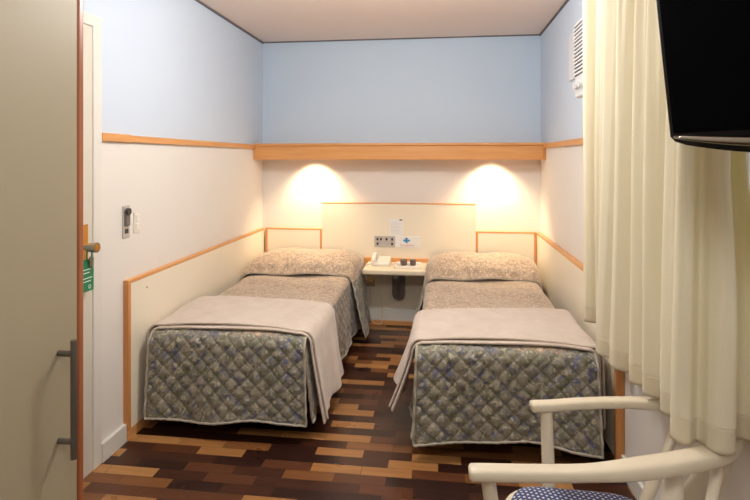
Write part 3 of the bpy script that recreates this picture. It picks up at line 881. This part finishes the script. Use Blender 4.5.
# seat
def outline(n=48, grow=0):
    # rounded trapezoid seat, front (towards -x) broader
    c = [(.125, 1.37), (.215, 1.725), (.60, 1.715), (.665, 1.40)]
    cx = sum(p[0] for p in c)/4; cy = sum(p[1] for p in c)/4
    P = []
    m = len(c)
    for i in range(m):
        a, b2, d_ = Vector(c[i-1]), Vector(c[i]), Vector(c[(i+1) % m])
        u = (a-b2).normalized(); v = (d_-b2).normalized(); rr_ = .085
        p0 = b2+u*rr_; p2 = b2+v*rr_
        for k in range(7):
            t = k/6; P.append((p0*(1-t)**2+b2*2*t*(1-t)+p2*t*t))
    ctr = Vector((cx, cy))
    return [ctr+(p-ctr)*(1+grow/.25) for p in P]
bm = bmesh.new(); rings = []
for g, z in ((0, .395), (.006, .40), (.006, .445), (0, .451)): rings.append([bm.verts.new((p.x, p.y, z)) for p in outline(grow=g)])
for a, b2 in zip(rings, rings[1:]):
    for k in range(len(a)): bm.faces.new((a[k], a[(k+1) % len(a)], b2[(k+1) % len(a)], b2[k]))
bm.faces.new(rings[0][::-1]); bm.faces.new(rings[-1]); part('seat_frame', bm, 'cpaint', ch, smooth=True, auto=40)
bm = bmesh.new(); rings = []
for g, z in ((-.014, .446), (-.015, .456), (-.022, .468), (-.05, .478), (-.10, .483), (-.17, .485)): rings.append([bm.verts.new((p.x, p.y, z)) for p in outline(grow=g)])
for a, b2 in zip(rings, rings[1:]):
    for k in range(len(a)): bm.faces.new((a[k], a[(k+1) % len(a)], b2[(k+1) % len(a)], b2[k]))
bm.faces.new(rings[0][::-1]); bm.faces.new(rings[-1]); part('seat_cushion', bm, 'seat', ch, smooth=True)
# arm posts
def post(p0, p1, r0, r1, name):
    bm = bmesh.new(); tube(bm, catmull([p0, (Vector(p0)+Vector(p1))/2, p1], 5), [r0+(r1-r0)*i/10 for i in range(11)], n=12, flat=(1.1, .9)); return part(name, bm, 'cpaint', ch, smooth=True, auto=60)
post((.115, 1.355, .70), (.155, 1.39, .42), .0165, .019, 'arm_post')
post((.335, 1.753, .69), (.335, 1.70, .42), .017, .019, 'arm_post')
# legs
for p0, p1 in (((.17, 1.40, .40), (.12, 1.37, 0)), ((.26, 1.685, .40), (.22, 1.73, 0))): post(p0, p1, .023, .015, 'leg')
for p0, pm, pt, p1 in (((.62, 1.42, .40), (.67, 1.44, .55), (.735, 1.51, .70), (.70, 1.37, 0)), ((.60, 1.69, .40), (.67, 1.72, .55), (.76, 1.785, .70), (.68, 1.76, 0))):
    bm = bmesh.new(); q_ = catmull([pt, pm, p0, ((p0[0]+p1[0])/2+.0, (p0[1]+p1[1])/2, .2), p1], 6)
    tube(bm, q_, [.013]*8+[.017]*8+[.016]*(len(q_)-16), n=12, flat=(1.1, .9)); part('leg', bm, 'cpaint', ch, smooth=True, auto=60)
# back splat and spindles
bm = bmesh.new(); tube(bm, catmull([(.655, 1.55, .42), (.69, 1.57, .52), (.75, 1.575, .62), (.792, 1.60, .705)], 6), [.02]*4+[.026]*10+[.022]*5, n=12, flat=(1.8, .5)); part('back_splat', bm, 'cpaint', ch, smooth=True, auto=60)
bm = bmesh.new(); tube(bm, catmull([(.60, 1.46, .69), (.585, 1.43, .60), (.57, 1.40, .50), (.56, 1.39, .42)], 6), .019, n=12, flat=(1.4, .8)); part('arm_brace', bm, 'cpaint', ch, smooth=True, auto=60)
# carved rosette where the far arm post meets the seat
bm = bmesh.new()
for k in range(5):
    a = k/5*PI; c = Vector((.335+.022*math.cos(a), 1.70, .445+.012*math.sin(a)))
    tube(bm, [c+Vector((0, 0, -.008)), c, c+Vector((0, 0, .008))], [.003, .009, .003], n=8)
part('carved_rosette', bm, 'cpaint', ch, smooth=True)

# ------------------------------------------------------------------ ceiling light (behind the upper frame edge) and lighting
r = empty('ceiling_light', (-.3, 2.55, ZC), 'round white flush ceiling light over the aisle before the beds', 'ceiling light')
bm = bmesh.new(); lathe(bm, (-.3, 2.55, ZC-.03), [(.16, 0), (.165, .005), (.165, .03), (.1, .03)], 40); part('fitting', bm, 'white', r, smooth=True, auto=40)
bm = bmesh.new(); lathe(bm, (-.3, 2.55, ZC-.075), [(.03, 0), (.09, .008), (.13, .022), (.15, .045)], 40); part('diffuser', bm, 'opal', r, smooth=True)
def area(name, loc, rot, size, e, col, sy=None):
    l = bpy.data.lights.new(name, 'AREA'); l.energy = e; l.color = col; l.size = size
    if sy: l.shape = 'RECTANGLE'; l.size_y = sy
    o = bpy.data.objects.new(name, l); COL.objects.link(o); o.location = loc; o.rotation_euler = rot; return o
pl = bpy.data.lights.new('ceiling_lamp', 'POINT'); pl.energy = 57; pl.color = (1, .965, .93); pl.shadow_soft_size = .11
po = bpy.data.objects.new('ceiling_lamp', pl); COL.objects.link(po); po.location = (-.3, 2.55, ZC-.2)
area('fill_light', (-.1, .3, ZC-.05), (math.radians(25), 0, 0), .7, 24, (1, .95, .91))  # unseen fill light added near the camera, no fixture of its own

w = bpy.data.worlds.new('World'); scn.world = w; w.use_nodes = True
nt = w.node_tree; bg = nt.nodes['Background']; bg.inputs['Color'].default_value = (1, .95, .86, 1); bg.inputs['Strength'].default_value = 1.2

# ------------------------------------------------------------------ camera
cd = bpy.data.cameras.new('camera'); cam = bpy.data.objects.new('camera', cd); COL.objects.link(cam)
cd.sensor_width = 36; cd.sensor_fit = 'HORIZONTAL'; cd.lens = 526.4/750*36; cd.clip_start = .02
cd.shift_x = 0; cd.shift_y = -(250-158.5)/750
cam.location = (0, 0, 1.5); cam.rotation_euler = (PI/2, 0, .1258)
scn.camera = cam
scn.view_settings.view_transform = 'Standard'
scn.view_settings.look = 'None'
scn.view_settings.exposure = 0
scn.cycles.max_bounces = 8
scn.cycles.sample_clamp_indirect = 6
scn.cycles.use_denoising = True
# groups for the repeated things
GROUPS = {'bed': 'single beds side by side', 'bedspread': 'floral bedspreads on the beds', 'blanket': 'fleece blankets across the beds',
          'headboard': 'headboards along the back wall', 'spotlight': 'spotlights under the light shelf', 'cup': 'tumblers on the tray',
          'wall panel': 'wainscot panels beside the beds'}
for o in scn.objects:
    if o.parent is None and o.get('category') in GROUPS: o['group'] = GROUPS[o['category']]
